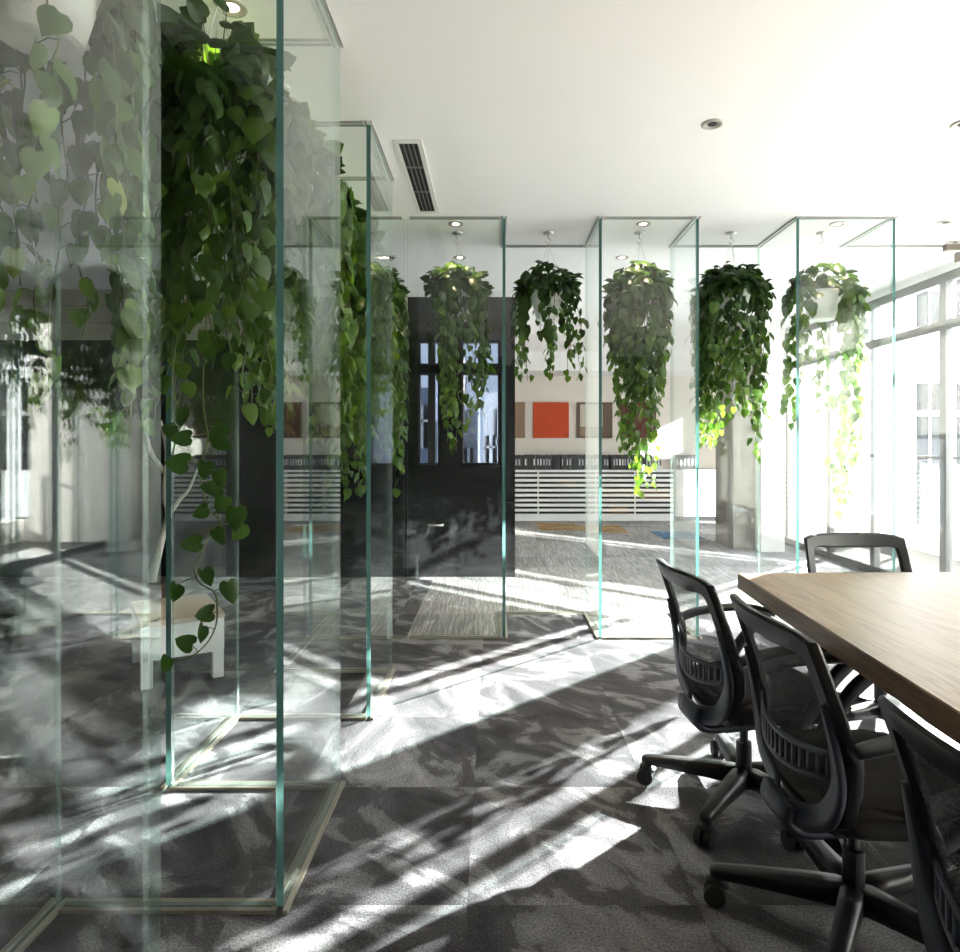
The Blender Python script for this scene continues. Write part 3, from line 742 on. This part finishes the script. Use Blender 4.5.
# ------------------------------------------------------------------ chairs
def yb(z):   # lean of the backrest
    pts = [(0.33, -0.20), (0.40, -0.235), (0.47, -0.255), (0.56, -0.255), (0.66, -0.272), (0.78, -0.312), (0.87, -0.345)]
    for (a, b_), (c, d) in zip(pts, pts[1:]):
        if z <= c or c == 0.87: return b_ + (d-b_)*(z-a)/(c-a)
def make_chair(label, loc, rz, base):
    t = thing('office_chair', label, 'chair')
    # back frame loop
    half = [(0.0, 0.842), (0.13, 0.844), (0.19, 0.842), (0.222, 0.832), (0.228, 0.808), (0.230, 0.73), (0.234, 0.64), (0.237, 0.56), (0.229, 0.49), (0.20, 0.415), (0.12, 0.362), (0.0, 0.345)]
    loop = half + [(-x, z) for x, z in half[-2:0:-1]]
    def P(x, z): return Vector((x, yb(z) + 0.9*x*x*(1 if z < 0.6 else 0.75), z))
    outer = [(0.0, 0.873), (0.08, 0.874), (0.15, 0.872), (0.21, 0.866), (0.248, 0.852), (0.249, 0.81), (0.251, 0.74), (0.256, 0.66), (0.261, 0.57), (0.258, 0.49), (0.224, 0.40), (0.145, 0.336), (0.0, 0.318)]
    inner = [(0.0, 0.806), (0.07, 0.803), (0.12, 0.806), (0.165, 0.810), (0.202, 0.803), (0.209, 0.775), (0.210, 0.715), (0.213, 0.64), (0.216, 0.57), (0.203, 0.49), (0.156, 0.425), (0.10, 0.388), (0.0, 0.375)]
    def ring(h_):
        full = [(x, 0, z) for x, z in h_] + [(-x, 0, z) for x, z in h_[-2:0:-1]]
        o_ = []
        for k in range(len(full)):
            a_, b2 = Vector(full[k]), Vector(full[(k+1) % len(full)])
            for q in range(3): o_.append(a_.lerp(b2, q/3))
        return o_
    bm = nb(); ro, ri = ring(outer), ring(inner); cols = []
    for a_, b2 in zip(ro, ri):
        m1, m2 = a_.lerp(b2, 0.12), a_.lerp(b2, 0.88)
        row = []
        for p_, dy in ((a_, 0.006), (m1, 0.015), (m2, 0.015), (b2, 0.007), (b2, -0.007), (m2, -0.015), (m1, -0.017), (a_, -0.008)):
            row.append(bm.verts.new(P(p_.x, p_.z) + Vector((0, dy, 0))))
        cols.append(row)
    for k in range(len(cols)):
        a_, b2 = cols[k], cols[(k+1) % len(cols)]
        for q in range(8): bm.faces.new((a_[q], b2[q], b2[(q+1) % 8], a_[(q+1) % 8]))
    bf = link('back_frame', bm, M_plastic, t, smooth=True)
    bf.data.set_sharp_from_angle(angle=0.6)
    # woven panel
    bm = nb(); rows = []
    zs = [0.37 + (0.84-0.37)*i/22 for i in range(23)]
    def halfw(z):
        for (xa, za), (xb_, zb) in zip(half, half[1:]):
            if za >= z >= zb and za > zb: return xa + (xb_-xa)*(za-z)/(za-zb)
        return 0.23
    for z in zs:
        hw = max(0.02, halfw(z) - 0.004)
        rows.append([bm.verts.new(P(hw*(k/6-1), z)) for k in range(13)])
    for a, b_ in zip(rows, rows[1:]):
        for k in range(12): bm.faces.new((a[k], a[k+1], b_[k+1], b_[k]))
    link('back_mesh', bm, M_weave, t, smooth=True)
    # slate Y brace behind the panel, swooping under the seat
    bm = nb()
    for s in (-1, 1):
        c = catmull([P(s*0.231, 0.70)+Vector((0, -.016, 0)), P(s*0.236, 0.60)+Vector((0, -.019, 0)), P(s*0.230, 0.50)+Vector((0, -.022, 0)), P(s*0.187, 0.415)+Vector((0, -.024, 0)), P(s*0.11, 0.365)+Vector((0, -.026, 0)), Vector((s*0.03, -0.262, 0.342))], 5)
        n_ = len(c); sweep(bm, c, [0.006+0.026*min(1, i/(n_*0.55)) for i in range(n_)], 0.009, n=12, up=(0, 1, 0), sq=0.75)
    c = catmull([(0, -0.265, 0.375), (0, -0.275, 0.335), (0, -0.24, 0.30), (0, -0.15, 0.295), (0, -0.03, 0.30)], 5)
    sweep(bm, c, [0.085-0.0012*i for i in range(len(c))], 0.016, n=12, up=(0, 1, 0.3), sq=0.7)
    link('back_brace', bm, M_slate, t, smooth=True)
    # slotted lumbar piece
    bm = nb()
    def LP(x, z): return P(x, z) + Vector((0, -0.022 + 0.25*x*x, 0))
    lo = lambda x: 0.475 + 0.9*x*x
    hi = lambda x: 0.545 + 0.55*x*x
    for fn in (lo, hi): sweep(bm, [LP(-0.205+0.41*i/14, fn(-0.205+0.41*i/14)) for i in range(15)], 0.0085, 0.004, n=8, up=(0, 1, 0), sq=0.6)
    for i in range(15):
        x = -0.19+0.38*i/14
        sweep(bm, [LP(x, lo(x)), LP(x*1.01, hi(x))], 0.0075, 0.003, n=6, up=(0, 1, 0), sq=0.6)
    link('lumbar_support', bm, M_slate, t, smooth=True)
    # seat cushion
    bm = nb(); box(bm, -0.245, 0.245, -0.235, 0.25, 0.365, 0.455)
    bmesh.ops.subdivide_edges(bm, edges=bm.edges[:], cuts=5, use_grid_fill=True)
    for v_ in bm.verts:
        x, y, z = v_.co
        r = max(abs(x)/0.245, abs(y)/0.25)
        k = (x/0.245)**4*(y/0.245)**4
        v_.co.x *= 1-0.10*k; v_.co.y *= 1-0.10*k
        if z > 0.41: v_.co.z -= 0.03*max(0, r-0.55)**1.5 + (0.02*((y-0.15)/0.1)**2 if y > 0.15 else 0)
        else: v_.co.z += 0.012*max(0, r-0.7)
    bmesh.ops.bevel(bm, geom=[e_ for e_ in bm.edges if e_.calc_face_angle(0) > 0.9], offset=0.022, segments=4, affect='EDGES')
    seat = link('seat', bm, M_fabric, t, smooth=True)
    bm = nb(); box(bm, -0.015, 0.015, 0.002, 0.006, 0.0, 0.006); tg = link('red_tag', bm, M_red, seat); tg.location = (0.243, -0.05, 0.425); tg.rotation_euler = (0, 0, PI/2)
    BO = Vector((0, -0.065, 0))
    # mechanism, gas lift
    bm = nb(); box(bm, -0.09, 0.09, -0.16, 0.11, 0.312, 0.366, bev=0.012); cyl(bm, (0.06, 0.05, 0.335), (0.24, 0.08, 0.335), 0.006, n=8); cyl(bm, (0.2, 0.073, 0.335), (0.25, 0.082, 0.335), 0.011, n=10)
    link('tilt_mechanism', bm, M_plastic, t)
    bm = nb(); cyl(bm, (0, 0, 0.09), (0, 0, 0.22), 0.028, n=20); cyl(bm, (0, 0, 0.22), (0, 0, 0.314), 0.015, n=16); link('gas_lift', bm, M_plastic, t, loc=BO)
    # arms
    for s in (-1, 1):
        bm = nb()
        c = catmull([(s*0.20, -0.02, 0.35), (s*0.27, -0.02, 0.37), (s*0.292, 0.02, 0.44), (s*0.29, 0.10, 0.545), (s*0.287, 0.165, 0.605), (s*0.285, 0.16, 0.632)], 5)
        sweep(bm, c, 0.013, 0.024, n=10, up=(0, 1, 0.4), sq=0.5)
        arm = link('armrest', bm, M_plastic, t, smooth=True)
        bm = nb()
        c = catmull([(s*0.275, -0.215, 0.605), (s*0.287, -0.12, 0.632), (s*0.287, 0.02, 0.645), (s*0.285, 0.13, 0.638), (s*0.28, 0.2, 0.615)], 5)
        n_ = len(c); sweep(bm, c, [0.02+0.017*math.sin(PI*i/(n_-1))**0.6 for i in range(n_)], 0.012, n=12, up=(0, 0, 1), sq=0.3)
        link('arm_pad', bm, M_plastic, arm, smooth=True)
    # five-star base
    bm = nb(); lathe(bm, [(0.02, 0.06), (0.05, 0.065), (0.05, 0.115), (0.034, 0.125), (0.03, 0.125)], 20); link('base_hub', bm, M_plastic, t, smooth=True, loc=BO)
    for k in range(5):
        a = math.radians(base + 72*k) - rz; d = Vector((math.cos(a), math.sin(a), 0))
        bm = nb(); c = [d*0.02+Vector((0, 0, .096)), d*0.10+Vector((0, 0, .098)), d*0.25+Vector((0, 0, .096)), d*0.35+Vector((0, 0, .092)), d*0.372+Vector((0, 0, .09))]
        sweep(bm, c, [0.030, 0.029, 0.024, 0.020, 0.014], [0.032, 0.028, 0.020, 0.015, 0.010], n=12, up=(0, 0, 1), sq=0.75)
        leg = link('leg', bm, M_plastic, t, smooth=True, loc=BO)
        e_ = d*0.345; tr = Vector((-d.y, d.x, 0)); ofs = d*0.014
        bm = nb()
        for s in (-1, 1):
            c0 = e_ + ofs + tr*(s*0.006) + Vector((0, 0, 0.030)); cyl(bm, c0, c0 + tr*(s*0.021), 0.030, n=20)
        cyl(bm, e_+Vector((0, 0, .035)), e_+Vector((0, 0, .085)), 0.010, n=10)
        sweep(bm, [e_-d*0.022+Vector((0, 0, .054)), e_+Vector((0, 0, .068)), e_+d*0.034+Vector((0, 0, .062))], 0.020, 0.006, n=8, up=(0, 0, 1))
        link('caster', bm, M_rubber, leg)
    t.location = loc; t.rotation_euler = (0, 0, rz)
    return t
# local +Y is the way a sitter faces
make_chair('black mesh-back office chair farthest along the side of the table, near its corner', (0.985, 2.48, 0), -PI/2 + math.radians(5.5), 158)
make_chair('black mesh-back office chair in the middle of the three at the table side', (1.04, 1.82, 0), -PI/2 + math.radians(1), 163)
make_chair('black mesh-back office chair cut off by the bottom corner, nearest of all', (1.025, 1.0, 0), -PI/2 + math.radians(2), 150)
make_chair('black mesh-back office chair at the head of the table, its back above the tabletop', (1.785, 3.03, 0), PI, 200)

# ------------------------------------------------------------------ outside
bm = nb(); box(bm, XW+0.15, 5.6, -3, 14, -0.2, -0.02); struct('exterior_balcony_floor', bm, M_deck)
bm = nb(); box(bm, 5.35, 5.6, -3, 9.6, -0.02, 0.28); box(bm, XW+0.2, 5.6, 9.35, 9.6, -0.02, 0.28); struct('exterior_balcony_kerb', bm, M_facade)
rl = thing('balcony_railing', 'grey metal balcony railing outside the windows', 'railing', (5.45, 8.6, 0.28))
bm = nb(); cyl(bm, (0, 0.0, 0.88), (0, -10, 0.88), 0.024, n=12); link('handrail', bm, M_rail, rl, smooth=True)
for k in range(8):
    bm = nb(); box(bm, -0.02, 0.02, -0.02-k*1.4, 0.02-k*1.4, 0, 0.86)
    for z in (0.2, 0.65): box(bm, -0.05, 0.0, -0.015-k*1.4, 0.015-k*1.4, z, z+0.03)
    link('post', bm, M_rail, rl)
bm = nb(); box(bm, -0.004, 0.004, -9.9, -0.03, 0.1, 0.8); link('glass_infill', bm, M_wglass, rl)
def building(name, label, x0, x1, y0, y1, z1, mt, wins=(), z0=-6.0):
    t = thing(name, label, 'building', ((x0+x1)/2, y0, z0))
    w = (x1-x0)/2
    bm = nb(); box(bm, -w, w, 0, y1-y0, 0, z1-z0); link('facade', bm, mt, t)
    for (a, b_, c, d) in wins:
        bm = nb(); box(bm, a-(x0+x1)/2, b_-(x0+x1)/2, -0.05, 0.02, c-z0, d-z0); f = link('window', bm, M_facwin, t)
        bm = nb(); m_ = (a+b_)/2-(x0+x1)/2
        box(bm, m_-0.05, m_+0.05, -0.09, -0.05, c-z0, d-z0); box(bm, a-(x0+x1)/2, b_-(x0+x1)/2, -0.09, -0.05, c+(d-c)*0.62-z0, c+(d-c)*0.68-z0)
        link('glazing_bar', bm, M_facade, f)
building('exterior_building', 'white building with grey windows across from the balcony', 15.3, 23.5, 30, 36, 14, M_facade,
    [(18.9, 20.0, 0.2, 4.1), (18.9, 20.0, 6.6, 9.2), (20.7, 21.8, 0.2, 4.1), (20.7, 21.8, 6.6, 9.2)])
bm = nb(); box(bm, 9.0, 9.4, -0.45, 1.95, -4, 8); box(bm, 9.0, 9.4, 2.75, 4.85, -4, 8); box(bm, 9.0, 9.4, -6, -0.45, -4, 2.2); struct('exterior_sun_blocker', bm, M_facade)  # unseen wall pieces added to cut the second sun's beam into bands
# unseen column added right of the view to cast the wide floor shadow
bm = nb(); box(bm, 7.90, 8.21, 10.29, 10.64, -4, 9); struct('exterior_shadow_column', bm, M_conc)
building('exterior_building', 'grey building seen through the black door glazing', -1.75, -0.62, 24, 28, 3.9, M_facgrey, [(-1.6, -1.2, 1.0, 2.6), (-1.1, -0.8, -.5, 1.2)])
building('exterior_building', 'blue-grey building seen through the narrow pane of the black door', -4.6, -1.95, 22, 26, 3.2, M_facblue, [(-3.6, -2.9, 1.2, 2.6), (-2.6, -2.2, 1.2, 2.6)])
building('exterior_building', 'pale building with balconies seen through the wide pane of the black door', -0.35, 1.2, 20, 24, 2.9, M_facade, [(-0.25, 0.0, 0.6, 1.6), (0.02, 0.2, -.4, 2.4)])
building('exterior_building', 'narrow tan building edge seen through the wide pane of the black door', -1.3, -1.0, 19, 22, 4.2, M_factan)

# ------------------------------------------------------------------ light
w = bpy.data.worlds.new('sky'); bpy.context.scene.world = w; w.use_nodes = True
bg = w.node_tree.nodes['Background']; bg.inputs[0].default_value = (0.89, 0.93, 1.0, 1); bg.inputs[1].default_value = 4.8
def sun(name, d, strength, col, ang):
    l = bpy.data.lights.new(name, 'SUN'); l.energy = strength; l.color = col; l.angle = math.radians(ang)
    o = bpy.data.objects.new(name, l); C.objects.link(o); o.location = (8, 12, 8)
    o.rotation_euler = Vector(d).to_track_quat('-Z', 'Y').to_euler()
sun('sunlight', (-1.06, -1.0, -0.53), 54, (1, 0.965, 0.93), 0.55)
sun('sun_reflected_by_neighbour_glass', (-1.15, 1.0, -0.56), 25, (1, 0.98, 0.95), 0.6)

# ------------------------------------------------------------------ camera
cam = bpy.data.cameras.new('camera'); co = bpy.data.objects.new('camera', cam); C.objects.link(co)
cam.sensor_fit = 'HORIZONTAL'; cam.sensor_width = 36; cam.lens = 36*669/960
cam.shift_x = -15/960; cam.shift_y = -31/960
cam.clip_start = 0.05; cam.clip_end = 200
co.location = (0, 0, H); co.rotation_euler = (PI/2, 0, 0)
sc = bpy.context.scene; sc.camera = co
sc.view_settings.view_transform = 'Standard'; sc.view_settings.look = 'None'; sc.view_settings.gamma = 1
sc.view_settings.use_curve_mapping = False; sc.view_settings.exposure = 0.82
sc.cycles.max_bounces = 14; sc.cycles.diffuse_bounces = 5; sc.cycles.glossy_bounces = 6; sc.cycles.transmission_bounces = 8
sc.cycles.transparent_max_bounces = 48; sc.cycles.use_denoising = True
sc.cycles.sample_clamp_indirect = 12
